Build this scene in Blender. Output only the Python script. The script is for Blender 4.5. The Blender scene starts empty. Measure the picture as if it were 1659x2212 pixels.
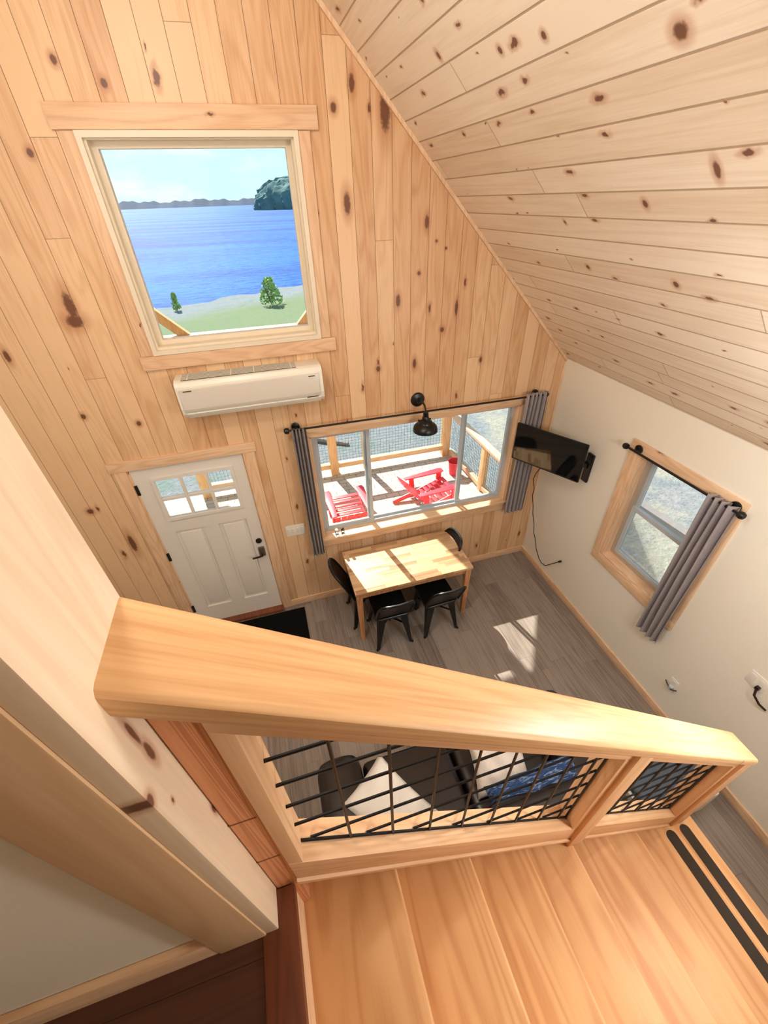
import bpy, bmesh, math, random
from mathutils import Vector, Matrix, Euler
random.seed(7)
C = bpy.context.scene.collection
PI = math.pi
V = Vector

# ------------------------------------------------------------------ materials
class NT:
    def __init__(s, m):
        s.t = m.node_tree; s.n = s.t.nodes; s.l = s.t.links
    def new(s, typ, **kw):
        nd = s.n.new(typ)
        for k, v in kw.items(): setattr(nd, k, v)
        return nd
    def put(s, sock, v):
        if v is None: return
        if hasattr(v, 'is_output'): s.l.new(v, sock)
        else: sock.default_value = v
    def math(s, op, a, b=None, c=None, clamp=False):
        nd = s.new('ShaderNodeMath', operation=op, use_clamp=clamp)
        for i, x in enumerate((a, b, c)): s.put(nd.inputs[i], x)
        return nd.outputs[0]
    def vec(s, op, a, b=None):
        nd = s.new('ShaderNodeVectorMath', operation=op)
        s.put(nd.inputs[0], a); s.put(nd.inputs[1], b)
        return nd.outputs['Value' if op in ('DOT_PRODUCT', 'LENGTH', 'DISTANCE') else 'Vector']
    def xyz(s, x, y, z=0.0):
        nd = s.new('ShaderNodeCombineXYZ')
        for i, v in enumerate((x, y, z)): s.put(nd.inputs[i], v)
        return nd.outputs[0]
    def noise(s, v, scale, detail=2.0, rough=.5, dist=0.0):
        nd = s.new('ShaderNodeTexNoise'); s.put(nd.inputs['Vector'], v)
        nd.inputs['Scale'].default_value = scale; nd.inputs['Detail'].default_value = detail
        nd.inputs['Roughness'].default_value = rough; nd.inputs['Distortion'].default_value = dist
        return nd.outputs[0]
    def white(s, v):
        nd = s.new('ShaderNodeTexWhiteNoise', noise_dimensions='3D'); s.put(nd.inputs['Vector'], v)
        return nd.outputs['Value']
    def ramp(s, x, a, b, lo=0.0, hi=1.0):
        nd = s.new('ShaderNodeMapRange', interpolation_type='SMOOTHSTEP')
        for i, v in enumerate((x, a, b, lo, hi)): s.put(nd.inputs[i], v)
        return nd.outputs[0]
    def mix(s, f, a, b, mode='MIX'):
        nd = s.new('ShaderNodeMix', data_type='RGBA', blend_type=mode)
        s.put(nd.inputs[0], f)
        for i, v in ((6, a), (7, b)):
            if isinstance(v, tuple) and len(v) == 3: v = (*v, 1)
            s.put(nd.inputs[i], v)
        return nd.outputs[2]

def srgb(r, g, b):
    f = lambda c: (c / 255 / 12.92) if c / 255 <= .04045 else ((c / 255 + .055) / 1.055) ** 2.4
    return (f(r), f(g), f(b))

def base(name, col=(.5, .5, .5), rough=.5, metal=0.0, spec=.5):
    m = bpy.data.materials.new(name); m.use_nodes = True
    t = NT(m); b = t.n['Principled BSDF']
    b.inputs['Base Color'].default_value = (*col, 1); b.inputs['Roughness'].default_value = rough
    b.inputs['Metallic'].default_value = metal; b.inputs['Specular IOR Level'].default_value = spec
    return m, t, b

def plain(name, col, rough=.5, metal=0.0, var=.06, scale=30, bump=0.0, spec=.5):
    m, t, b = base(name, col, rough, metal, spec)
    P = t.new('ShaderNodeTexCoord').outputs['Object']
    n = t.noise(P, scale, 3)
    dark = tuple(c * (1 - var) for c in col); lite = tuple(min(1, c * (1 + var)) for c in col)
    t.put(b.inputs['Base Color'], t.mix(n, dark, lite))
    if bump:
        bp = t.new('ShaderNodeBump'); bp.inputs['Strength'].default_value = bump; bp.inputs['Distance'].default_value = .004
        t.put(bp.inputs['Height'], n); t.put(b.inputs['Normal'], bp.outputs[0])
    return m

def wood(name, along, across, lite, dark, width=None, phase=0.0, length=None, knots=.25, ku=.16, kv=.42, kr=.2,
         rings=34, ring_amt=.4, board_var=.35, gap=.0026, rough=.5, gapmul=.22, vs=.75, us=7.0, seed=0.0, big=(), knot_col=srgb(96, 50, 28),
         halo=srgb(186, 126, 86), fibre=.35, gapdark=.3, spec=.4, objrand=0):
    m, t, b = base(name, lite, rough, 0, spec)
    P = t.new('ShaderNodeTexCoord').outputs['Object']
    al = V(along).normalized(); ac = V(across).normalized(); th = al.cross(ac)
    v = t.vec('DOT_PRODUCT', P, tuple(al)); u = t.vec('DOT_PRODUCT', P, tuple(ac)); w = t.vec('DOT_PRODUCT', P, tuple(th))
    groove = None
    if width:
        q = t.math('DIVIDE', t.math('SUBTRACT', u, phase), width)
        k = t.math('FLOOR', q); f = t.math('FRACT', q)
        r1 = t.white(t.xyz(k, seed, 3.0))
        vv = v
        e = t.math('MULTIPLY', t.math('MINIMUM', f, t.math('SUBTRACT', 1.0, f)), width)
        groove = t.ramp(e, gap * .35, gap, 1.0, 0.0)
        if length:
            vv = t.math('DIVIDE', t.math('ADD', v, t.math('MULTIPLY', r1, length * 9)), length)
            sg = t.math('FLOOR', vv); ff = t.math('FRACT', vv)
            e2 = t.math('MULTIPLY', t.math('MINIMUM', ff, t.math('SUBTRACT', 1.0, ff)), length)
            groove = t.math('MAXIMUM', groove, t.ramp(e2, gap * .3, gap * .8, .8, 0.0))
            rnd = t.white(t.xyz(k, sg, seed + 9.0))
        else: rnd = r1
    else:
        rnd = seed * .137 % 1.0
    off = t.math('MULTIPLY', rnd, 61.0) if width else seed * 3.7
    if objrand:
        orn = t.new('ShaderNodeObjectInfo').outputs['Random']; off = t.math('ADD', t.math('MULTIPLY', orn, 43.0), off)
    gv = t.xyz(t.math('ADD', t.math('MULTIPLY', u, us), off), t.math('MULTIPLY', v, vs), t.math('ADD', t.math('MULTIPLY', w, us), off))
    n1 = t.noise(gv, 1.0, 2.0, .45, .35)
    ring = t.math('ADD', t.math('MULTIPLY', t.math('SINE', t.math('MULTIPLY', n1, rings * 2.0)), .5), .5)
    ring = t.math('POWER', ring, 1.6)
    fv = t.xyz(t.math('MULTIPLY', u, 150.0), t.math('MULTIPLY', v, 5.0), t.math('ADD', t.math('MULTIPLY', w, 150.0), off))
    n2 = t.noise(fv, 1.0, 2.0, .6)
    blot = t.noise(t.xyz(t.math('MULTIPLY', u, 5.0), t.math('MULTIPLY', v, 1.4), off), 1.0, 2.0)
    fac = t.math('ADD', t.math('MULTIPLY', ring, ring_amt), t.math('MULTIPLY', t.math('SUBTRACT', n2, .5), fibre * 2))
    fac = t.math('ADD', fac, t.math('MULTIPLY', t.math('SUBTRACT', blot, .5), .7))
    if width: fac = t.math('ADD', fac, t.math('MULTIPLY', t.math('SUBTRACT', rnd, .5), board_var * 2))
    if objrand: fac = t.math('ADD', fac, t.math('MULTIPLY', t.math('SUBTRACT', orn, .5), objrand * 2))
    fac = t.math('ADD', fac, .12, clamp=True)
    col = t.mix(fac, lite, dark)
    dist = None
    if knots > 0:
        vo = t.new('ShaderNodeTexVoronoi', voronoi_dimensions='2D', feature='F1')
        warp = t.math('MULTIPLY', t.math('SUBTRACT', t.noise(P, 22, 2), .5), .035)
        t.put(vo.inputs['Vector'], t.xyz(t.math('ADD', t.math('DIVIDE', t.math('ADD', u, warp), ku), seed * 1.3), t.math('DIVIDE', t.math('ADD', v, warp), kv), 0.0))
        vo.inputs['Scale'].default_value = 1.0
        sc = t.new('ShaderNodeSeparateColor'); t.put(sc.inputs[0], vo.outputs['Color'])
        rad = t.math('MULTIPLY', t.math('MAXIMUM', t.math('SUBTRACT', sc.outputs[0], 1 - knots), 0.002), kr / knots)
        # distance in cell units is anisotropic: knots come out taller than wide
        dist = t.math('DIVIDE', vo.outputs['Distance'], rad)
    for (bu, bv, ra, rb) in big:
        d = t.vec('LENGTH', t.vec('MULTIPLY', t.vec('SUBTRACT', t.xyz(u, v, 0.0), (bu, bv, 0)), (1 / ra, 1 / rb, 0)))
        dist = d if dist is None else t.math('MINIMUM', dist, d)
    if dist is not None:
        col = t.mix(t.math('MULTIPLY', t.ramp(dist, .9, 2.2, 1.0, 0.0), .55), col, halo)
        dd = t.math('ADD', dist, t.math('MULTIPLY', t.math('SUBTRACT', t.noise(P, 60, 2), .5), .5))
        col = t.mix(t.math('MULTIPLY', t.ramp(dd, .55, 1.05, 1.0, 0.0), .88), col, knot_col)
    if groove is not None:
        col = t.mix(t.math('MULTIPLY', groove, 1 - gapdark), col, (dark[0] * gapmul, dark[1] * gapmul * .8, dark[2] * gapmul * .62))
        bp = t.new('ShaderNodeBump'); bp.inputs['Strength'].default_value = .5; bp.inputs['Distance'].default_value = .004
        t.put(bp.inputs['Height'], t.math('SUBTRACT', 1.0, groove)); t.put(b.inputs['Normal'], bp.outputs[0])
    t.put(b.inputs['Base Color'], col)
    return m

def glassmat(name, fac=.06, tint=(.97, .985, .98)):
    m = bpy.data.materials.new(name); m.use_nodes = True; t = NT(m)
    t.n.remove(t.n['Principled BSDF'])
    tr = t.new('ShaderNodeBsdfTransparent'); tr.inputs[0].default_value = (*tint, 1)
    gl = t.new('ShaderNodeBsdfGlossy'); gl.inputs['Roughness'].default_value = .03
    lw = t.new('ShaderNodeFresnel'); lw.inputs[0].default_value = 1.35
    mx = t.new('ShaderNodeMixShader')
    t.put(mx.inputs[0], t.math('MULTIPLY', lw.outputs[0], fac * 12, clamp=True))
    t.l.new(tr.outputs[0], mx.inputs[1]); t.l.new(gl.outputs[0], mx.inputs[2])
    t.l.new(mx.outputs[0], t.n['Material Output'].inputs[0])
    return m

X, Y, Z = (1, 0, 0), (0, 1, 0), (0, 0, 1)
SL = .842                                   # pitch of the stair
AR = V((1, 0, -.83)).normalized(); AB = V((1, 0, -SL)).normalized()
S2 = 2 ** .5
gable_knots = [(-2.077, 3.794, .028, .075), (-1.795, 4.26, .04, .13), (-1.493, 3.669, .02, .05), (-3.978, 3.31, .035, .10), (-3.99, 3.22, .06, .05),
    (-3.841, 4.07, .02, .025), (-3.36, 4.347, .02, .025), (-3.563, 4.429, .018, .025), (-4.213, 2.573, .02, .025), (-3.867, 2.461, .02, .025),
    (-4.51, 1.746, .03, .03), (-4.33, 1.33, .03, .12), (-1.208, 3.075, .017, .07), (-1.717, 3.167, .022, .055), (-1.9, 2.653, .022, .03),
    (-1.571, 2.66, .02, .05), (-2.124, 4.265, .022, .03), (-1.546, 3.348, .016, .018), (-1.326, 2.916, .022, .024), (-2.289, 3.75, .012, .015),
    (-4.473, 3.045, .02, .05), (-2.001, 4.37, .022, .05), (-1.41, 3.55, .012, .012), (-1.33, 3.5, .012, .012), (-.93, 2.62, .018, .03)]
ceil_knots = [(1.614 * S2, -2.097, .036, .036), (1.797 * S2, -.865, .028, .022), (1.727 * S2, -1.321, .022, .02), (1.709 * S2, -1.59, .022, .02),
    (.932 * S2, -1.747, .03, .024), (.94 * S2, -1.141, .024, .022), (1.24 * S2, -1.75, .03, .02), (1.33 * S2, -2.1, .05, .02), (1.16 * S2, -1.15, .02, .014)]
M = {}
M['gable'] = wood('pine_gable_boards', Z, X, srgb(232, 193, 150), srgb(200, 148, 102), .1375, -1.338, 5.2, .18, .15, .40, .11, 26, .3, .42, seed=2, big=gable_knots, rough=.42)
M['ceil'] = wood('pine_ceiling_boards', Y, (1, 0, -1), srgb(242, 224, 200), srgb(216, 190, 158), .1375, -3.326, 2.7, .42, .13, .26, .11, 24, .25, .40, seed=5, gapmul=.5, vs=.4, big=[(-a - 2.53 / S2, b, c * .75, d * .75) for a, b, c, d in ceil_knots], rough=.45, gap=.0055, gapdark=.25)
M['trimx'] = wood('pine_trim_level', X, Z, srgb(236, 200, 162), srgb(208, 160, 116), knots=.10, ku=.12, kv=.3, kr=.13, ring_amt=.4, seed=3)
M['gtrimx'] = wood('window_casing_level', X, Z, srgb(232, 194, 156), srgb(202, 150, 108), knots=.10, ku=.12, kv=.3, kr=.10, ring_amt=.35, seed=43)
M['gtrimz'] = wood('window_casing_upright', Z, X, srgb(232, 194, 156), srgb(202, 150, 108), knots=.10, ku=.12, kv=.3, kr=.10, ring_amt=.35, seed=44)
M['trimy'] = wood('pine_trim_depth', Y, Z, srgb(236, 200, 162), srgb(208, 160, 116), knots=.10, ku=.12, kv=.3, kr=.13, ring_amt=.4, seed=4)
M['trimz'] = wood('pine_trim_upright', Z, X, srgb(236, 200, 162), srgb(208, 160, 116), knots=.08, ku=.12, kv=.3, kr=.13, ring_amt=.4, seed=6)
M['plainz'] = wood('pine_door_casing', Z, X, srgb(228, 192, 150), srgb(204, 160, 116), knots=.0, ring_amt=.3, rings=20, seed=16)
M['casez'] = wood('pine_post_casing', Z, Y, srgb(242, 222, 194), srgb(222, 192, 158), knots=.0, ring_amt=.35, rings=30, seed=8, vs=.3, big=[(-3.148,3.32,.007,.022),(-3.15,3.37,.005,.03),(-3.125,3.06,.005,.016),(-3.17,3.235,.003,.006),(-3.193,3.30,.008,.012)])
M['newel'] = wood('fir_newel', Z, X, srgb(226, 160, 114), srgb(186, 116, 74), knots=.0, ring_amt=.7, rings=40, seed=11, fibre=.4, vs=.35, us=30.0)
M['rail'] = wood('pine_handrail', tuple(AR), Y, srgb(228, 186, 138), srgb(200, 150, 102), knots=.05, ku=.10, kv=.3, kr=.05, ring_amt=.4, rings=30, seed=9, rough=.4, vs=.4, us=14.0, fibre=.6, spec=.15)
M['railb'] = wood('pine_rail_frame', tuple(AB), Y, srgb(232, 190, 146), srgb(206, 154, 108), knots=.06, ku=.10, kv=.3, kr=.1, ring_amt=.4, rings=26, seed=12, vs=.4, us=14.0)
M['railz'] = wood('pine_rail_upright', Z, X, srgb(232, 190, 146), srgb(206, 154, 108), knots=.0, ring_amt=.4, rings=26, seed=13, vs=.4, us=14.0)
M['tread'] = wood('pine_tread', Y, X, srgb(226, 176, 122), srgb(198, 138, 86), knots=.0, ring_amt=.55, rings=22, seed=15, rough=.5, fibre=.25, objrand=.3)
M['butcher'] = wood('butcher_block', X, Y, srgb(214, 176, 132), srgb(160, 112, 76), .045, 0, .30, 0, rings=14, ring_amt=.25, board_var=.55, gap=.0012, seed=21, rough=.5, gapdark=.6)
M['tleg'] = wood('table_leg_wood', Z, X, srgb(214, 154, 102), srgb(150, 92, 56), knots=0, seed=22, rough=.4)
M['floor'] = wood('vinyl_plank_floor', Y, X, srgb(150, 137, 126), srgb(100, 88, 79), .15, 0, 1.2, 0, rings=26, ring_amt=.3, board_var=.3, vs=.4, us=12.0, gap=.0015, seed=30, rough=.27, gapdark=.45, fibre=.5)
M['loft'] = wood('dark_loft_floor', X, Y, srgb(92, 56, 38), srgb(66, 38, 26), .19, 0, 1.4, 0, ring_amt=.4, board_var=.2, gap=.0012, seed=33, rough=.6)
M['nose'] = wood('dark_nosing_wood', Y, X, srgb(128, 72, 46), srgb(92, 50, 32), knots=.1, ku=.1, kv=.3, kr=.12, seed=34)
M['porch'] = wood('porch_timber', Z, X, srgb(226, 188, 138), srgb(190, 146, 98), knots=.08, ku=.12, kv=.3, kr=.12, seed=41)
M['porchx'] = wood('porch_timber_level', X, Z, srgb(236, 204, 158), srgb(204, 164, 116), knots=.08, ku=.12, kv=.3, kr=.12, seed=42)
M['drywall'] = plain('cream_drywall', srgb(238, 229, 211), .85, 0, .015, 60, .05, .2)
M['white'] = plain('white_paint', srgb(232, 224, 212), .4, 0, .01, 20)
M['vinyl'] = plain('grey_vinyl_frame', srgb(186, 192, 196), .4, 0, .02, 20)
M['taupe'] = plain('taupe_window_liner', srgb(176, 160, 140), .5, 0, .03, 20)
M['liner'] = plain('cream_window_liner', srgb(232, 216, 190), .45, 0, .02, 20)
M['plastic'] = plain('white_plastic', srgb(238, 232, 216), .35, 0, .01, 20)
M['acpanel'] = plain('pale_grey_panel', srgb(214, 204, 190), .3, 0, .01, 20)
M['slot'] = plain('dark_grey_grille_shade', srgb(84, 74, 64), .7)  # dark grey for small parts, also the painted shade of the grille slots
M['black'] = plain('black_metal', srgb(10, 10, 10), .36, .0, .1, 40)
M['blackm'] = plain('black_matte', srgb(14, 13, 13), .6, 0, .1, 40)
M['wire'] = plain('black_wire', srgb(26, 24, 24), .4, .4, .1, 40)
M['screen'] = plain('glossy_screen', (.004, .004, .004), .04, 0, .0, 10, 0, .9)
M['bronze'] = plain('bronze_hardware', srgb(70, 52, 44), .3, .8, .1, 30)
M['nickel'] = plain('satin_nickel', srgb(150, 142, 134), .3, .9, .05, 30)
M['leather'] = plain('dark_brown_leather', srgb(28, 20, 20), .30, 0, .25, 18, .15, .6)
M['pilw'] = plain('white_pillow_cloth', srgb(244, 238, 228), .9, 0, .03, 90, .2, .1)
M['pilc'] = plain('cream_pillow_cloth', srgb(232, 220, 208), .9, 0, .05, 60, .2, .1)
M['ott'] = plain('slate_cloth', srgb(84, 92, 104), .85, 0, .15, 60, .2, .2)
M['cream'] = plain('cream_cloth', srgb(228, 214, 196), .8, 0, .05, 60)
M['red'] = plain('red_chair_plastic', srgb(226, 44, 62), .45, 0, .06, 12)
M['grip'] = plain('black_grip_tape', srgb(66, 58, 50), .9, 0, .3, 400, .4, .1)
M['mat'] = plain('black_mat', srgb(16, 15, 15), .95, 0, .3, 200, .3, .1)
M['glass'] = glassmat('window_glass')
M['jar'] = glassmat('jar_glass', .12, (.85, .9, .95))
M['frost'] = glassmat('door_glass', .08)

def curtain_mat():
    m, t, b = base('grey_curtain_cloth', srgb(150, 140, 138), .9, 0, .1)
    P = t.new('ShaderNodeTexCoord').outputs['Object']
    n = t.noise(t.vec('MULTIPLY', P, (260, 260, 40)), 1, 2)
    t.put(b.inputs['Base Color'], t.mix(n, srgb(140, 130, 130), srgb(172, 162, 158)))
    return m
M['curt'] = curtain_mat()
def blue_pillow():
    m, t, b = base('blue_printed_cloth', srgb(48, 70, 110), .85, 0, .2)
    P = t.new('ShaderNodeTexCoord').outputs['Generated']
    w = t.noise(t.vec('MULTIPLY', P, (9, 22, 9)), 1, 3, .6, 1.2)
    t.put(b.inputs['Base Color'], t.mix(t.ramp(w, .52, .6), srgb(44, 66, 106), srgb(120, 140, 168)))
    return m
M['pilb'] = blue_pillow()
def paver():
    m, t, b = base('pale_brick_pavers', srgb(220, 214, 202), .8)
    P = t.new('ShaderNodeTexCoord').outputs['Object']
    br = t.new('ShaderNodeTexBrick'); t.put(br.inputs['Vector'], P)
    br.inputs['Color1'].default_value = (*srgb(204, 196, 184), 1); br.inputs['Color2'].default_value = (*srgb(188, 180, 168), 1)
    br.inputs['Mortar'].default_value = (*srgb(140, 132, 122), 1); br.inputs['Scale'].default_value = 1
    br.inputs['Mortar Size'].default_value = .008; br.inputs['Brick Width'].default_value = .22; br.inputs['Row Height'].default_value = .11
    n = t.noise(P, 8, 3)
    t.put(b.inputs['Base Color'], t.mix(t.math('MULTIPLY', n, .25), br.outputs['Color'], srgb(190, 190, 184)))
    return m
M['paver'] = paver()
def ground():
    m, t, b = base('shore_ground', (.4, .4, .4), .95, 0, .1)
    P = t.new('ShaderNodeTexCoord').outputs['Object']
    s = t.new('ShaderNodeSeparateXYZ'); t.put(s.inputs[0], P)
    big = t.noise(P, .6, 4, .6); fine = t.noise(P, 9, 5, .7); vo = t.new('ShaderNodeTexVoronoi'); t.put(vo.inputs['Vector'], P); vo.inputs['Scale'].default_value = 16
    v = t.math('SUBTRACT', s.outputs[1], t.math('MULTIPLY', s.outputs[0], .58))
    v = t.math('ADD', v, t.math('MULTIPLY', t.math('SUBTRACT', big, .5), 5.0))
    grav = t.mix(fine, srgb(84, 94, 102), srgb(148, 150, 150))
    grav = t.mix(t.ramp(vo.outputs['Distance'], .0, .5), t.mix(.5, grav, srgb(84, 84, 84)), grav)
    grass = t.mix(fine, srgb(74, 94, 58), srgb(126, 138, 90))
    straw = t.mix(fine, srgb(140, 130, 106), srgb(190, 182, 160))
    gm = t.math('MULTIPLY', t.ramp(v, 11, 15), t.ramp(v, 24.5, 28.5, 1, 0))
    gm = t.math('MULTIPLY', gm, t.ramp(fine, .3, .6, .35, .95))
    st = t.math('MULTIPLY', t.ramp(big, .42, .6), t.ramp(s.outputs[0], .8, 2.0))
    gr2 = t.math('MULTIPLY', t.ramp(t.noise(P, 1.6, 3), .5, .68), t.ramp(s.outputs[0], -.5, 1.5, .6, .0))
    c = t.mix(t.math('MULTIPLY', st, .6), grav, straw); c = t.mix(gr2, c, srgb(98, 118, 108)); c = t.mix(gm, c, grass)
    t.put(b.inputs['Base Color'], c)
    bp = t.new('ShaderNodeBump'); bp.inputs['Strength'].default_value = .8; bp.inputs['Distance'].default_value = .05
    t.put(bp.inputs['Height'], fine); t.put(b.inputs['Normal'], bp.outputs[0])
    return m
M['ground'] = ground()
def water():
    m, t, b = base('lake_water', srgb(60, 120, 205), .55, 0, .035)
    P = t.new('ShaderNodeTexCoord').outputs['Object']
    q = t.vec('MULTIPLY', P, (.35, 1, 1))
    n = t.noise(q, 1.6, 5, .65); n0 = t.noise(t.vec('MULTIPLY', P, (.02, .07, 1)), 1, 3)
    t.put(b.inputs['Base Color'], t.mix(t.ramp(t.math('ADD', t.math('MULTIPLY', n, .5), t.math('MULTIPLY', n0, .5)), .36, .62), srgb(8, 56, 128), srgb(34, 100, 170)))
    bp = t.new('ShaderNodeBump'); bp.inputs['Strength'].default_value = 1.0; bp.inputs['Distance'].default_value = .35
    t.put(bp.inputs['Height'], n); t.put(b.inputs['Normal'], bp.outputs[0])
    return m
M['water'] = water()
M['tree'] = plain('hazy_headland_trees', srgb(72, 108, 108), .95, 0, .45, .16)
M['shore'] = plain('far_shore_trees', srgb(26, 54, 86), .95, 0, .2, .05)
M['leaf'] = plain('shrub_leaves', srgb(140, 172, 90), .7, 0, .3, 6)
M['bark'] = plain('grey_driftwood', srgb(130, 122, 118), .9, 0, .2, 12)
M['lampg'] = plain('lamp_body_white', srgb(240, 236, 228), .4)

# ------------------------------------------------------------------ mesh helpers
def bm_new(): return bmesh.new()
def add_box(bm, x0, x1, y0, y1, z0, z1):
    v = [bm.verts.new(p) for p in ((x0, y0, z0), (x1, y0, z0), (x1, y1, z0), (x0, y1, z0), (x0, y0, z1), (x1, y0, z1), (x1, y1, z1), (x0, y1, z1))]
    for f in ((0, 3, 2, 1), (4, 5, 6, 7), (0, 1, 5, 4), (1, 2, 6, 5), (2, 3, 7, 6), (3, 0, 4, 7)): bm.faces.new([v[i] for i in f])
    return v
def box(x0, x1, y0, y1, z0, z1, bev=0.0, seg=2):
    bm = bm_new(); add_box(bm, min(x0, x1), max(x0, x1), min(y0, y1), max(y0, y1), min(z0, z1), max(z0, z1))
    if bev: bmesh.ops.bevel(bm, geom=bm.edges[:], offset=bev, segments=seg, affect='EDGES', profile=.6)
    return bm
def add_prism(bm, poly, d0, d1, axis='y'):
    f = {'x': lambda a, b, d: (d, a, b), 'y': lambda a, b, d: (a, d, b), 'z': lambda a, b, d: (a, b, d)}[axis]
    a = [bm.verts.new(f(p[0], p[1], d0)) for p in poly]; b = [bm.verts.new(f(p[0], p[1], d1)) for p in poly]
    n = len(poly); bm.faces.new(a[::-1]); bm.faces.new(b)
    for i in range(n): bm.faces.new((a[i], a[(i + 1) % n], b[(i + 1) % n], b[i]))
def prism(poly, d0, d1, axis='y', bev=0.0, seg=2):
    bm = bm_new(); add_prism(bm, poly, d0, d1, axis)
    bmesh.ops.recalc_face_normals(bm, faces=bm.faces[:])
    if bev: bmesh.ops.bevel(bm, geom=bm.edges[:], offset=bev, segments=seg, affect='EDGES', profile=.6)
    return bm
def add_bar(bm, a, b, w, h, up=(0, 0, 1)):
    a = V(a); b = V(b); d = (b - a).normalized(); u = V(up)
    s = d.cross(u)
    if s.length < 1e-4: s = d.cross(V((1, 0, 0)))
    s.normalize(); u = s.cross(d)
    q = [(s * w / 2 * i + u * h / 2 * j) for i, j in ((-1, -1), (1, -1), (1, 1), (-1, 1))]
    A = [bm.verts.new(a + x) for x in q]; B_ = [bm.verts.new(b + x) for x in q]
    bm.faces.new(A[::-1]); bm.faces.new(B_)
    for i in range(4): bm.faces.new((A[i], A[(i + 1) % 4], B_[(i + 1) % 4], B_[i]))
def add_tube(bm, pts, r, n=8, closed=False, caps=True):
    pts = [V(p) for p in pts]; rings = []; N = len(pts); prev = None
    rr = r if isinstance(r, (list, tuple)) else [r] * N
    for i, p in enumerate(pts):
        if closed: d = pts[(i + 1) % N] - pts[i - 1]
        else: d = pts[min(i + 1, N - 1)] - pts[max(i - 1, 0)]
        d.normalize()
        if prev is None:
            u = d.orthogonal().normalized()
        else:
            u = (prev - d * prev.dot(d)).normalized()
        prev = u; w = d.cross(u)
        rings.append([bm.verts.new(p + (u * math.cos(2 * PI * k / n) + w * math.sin(2 * PI * k / n)) * rr[i]) for k in range(n)])
    for i in range(N if closed else N - 1):
        A, B_ = rings[i], rings[(i + 1) % N]
        for k in range(n): bm.faces.new((A[k], A[(k + 1) % n], B_[(k + 1) % n], B_[k]))
    if caps and not closed: bm.faces.new(rings[0][::-1]); bm.faces.new(rings[-1])
def tube(pts, r, n=8, closed=False):
    bm = bm_new(); add_tube(bm, pts, r, n, closed); return bm
def add_lathe(bm, prof, c, axis=(0, 0, 1), n=24, caps=True):
    ax = V(axis).normalized(); u = ax.orthogonal().normalized(); w = ax.cross(u); c = V(c)
    R = [[bm.verts.new(c + ax * h + (u * math.cos(2 * PI * k / n) + w * math.sin(2 * PI * k / n)) * max(r, 1e-4)) for k in range(n)] for r, h in prof]
    for A, B_ in zip(R, R[1:]):
        for k in range(n): bm.faces.new((A[k], A[(k + 1) % n], B_[(k + 1) % n], B_[k]))
    if caps: bm.faces.new(R[0][::-1]); bm.faces.new(R[-1])
def lathe(prof, c, axis=(0, 0, 1), n=24, caps=True):
    bm = bm_new(); add_lathe(bm, prof, c, axis, n, caps); return bm
def grid_surf(fn, nu, nv, bm=None, closed_u=False):
    bm = bm or bm_new()
    G = [[bm.verts.new(fn(i / nu, j / nv)) for j in range(nv + 1)] for i in range(nu + (0 if closed_u else 1))]
    for i in range(nu):
        for j in range(nv):
            a, b = G[i], G[(i + 1) % len(G)]
            bm.faces.new((a[j], b[j], b[j + 1], a[j + 1]))
    return bm

def obj(name, bm, mat, parent=None, smooth=35):
    off = V((0, 0, 0))
    p = parent
    while p is not None: off += p.location; p = p.parent
    bmesh.ops.recalc_face_normals(bm, faces=bm.faces[:])
    if off.length > 0: bmesh.ops.translate(bm, verts=bm.verts[:], vec=-off)
    a = math.radians(smooth)
    for f in bm.faces: f.smooth = True
    for e in bm.edges:
        e.smooth = not (len(e.link_faces) != 2 or e.calc_face_angle(0) > a)
    me = bpy.data.meshes.new(name); bm.to_mesh(me); bm.free(); me.materials.append(M[mat] if isinstance(mat, str) else mat)
    o = bpy.data.objects.new(name, me); C.objects.link(o)
    if parent is not None: o.parent = parent
    return o
def tag(o, label, cat, group=None):
    o['label'] = label; o['category'] = cat
    if group: o['group'] = group
    return o
def thing(name, label, cat, loc=(0, 0, 0), group=None):
    o = bpy.data.objects.new(name, None); C.objects.link(o); o.location = loc; o.empty_display_size = .1
    return tag(o, label, cat, group)
def sroot(name, loc=(0, 0, 0)):
    o = bpy.data.objects.new(name, None); C.objects.link(o); o.location = loc; o['kind'] = 'structure'; return o
def struct(name, bm, mat, parent=None):
    o = obj(name, bm, mat, parent)
    if parent is None: o['kind'] = 'structure'
    return o
def dup(root, loc, rotz, label, group=None):
    r = root.copy(); C.objects.link(r); r.location = loc; r.rotation_euler = (0, 0, rotz); r['label'] = label
    if group: r['group'] = group
    def rec(src, dst):
        for ch in [c for c in bpy.data.objects if c.parent == src]:
            k = ch.copy(); C.objects.link(k); k.parent = dst; rec(ch, k)
    rec(root, r); return r

# ------------------------------------------------------------------ room shell
XR = -2.97; ZE = 2.53; XL = -5.94; ZR = ZE - XR; YB = -7.2; ZL = 2.53
struct('floor', box(XL, 0, YB, 0, -.12, 0), 'floor')
def wall_cells(us, zs, holes):
    out = []
    for u0, u1 in zip(us, us[1:]):
        for z0, z1 in zip(zs, zs[1:]):
            uc, zc = (u0 + u1) / 2, (z0 + z1) / 2
            if not any(h[0] < uc < h[1] and h[2] < zc < h[3] for h in holes): out.append((u0, u1, z0, z1))
    return out
W1 = (-3.56, -2.385, 2.985, 4.14)          # upper picture window
W2 = (-2.575, -.405, .905, 2.125)          # wide slider
D1 = (-4.105, -3.165, 0, 2.085)            # door
W3 = (-1.955, -1.15, .975, 2.095)          # side window (y range)
bm = bm_new()
us = sorted({XL, 0.0, W1[0], W1[1], W2[0], W2[1], D1[0], D1[1]}); zs = sorted({-.3, 0.0, W1[2], W1[3], W2[2], W2[3], D1[3], 6.0})
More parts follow.
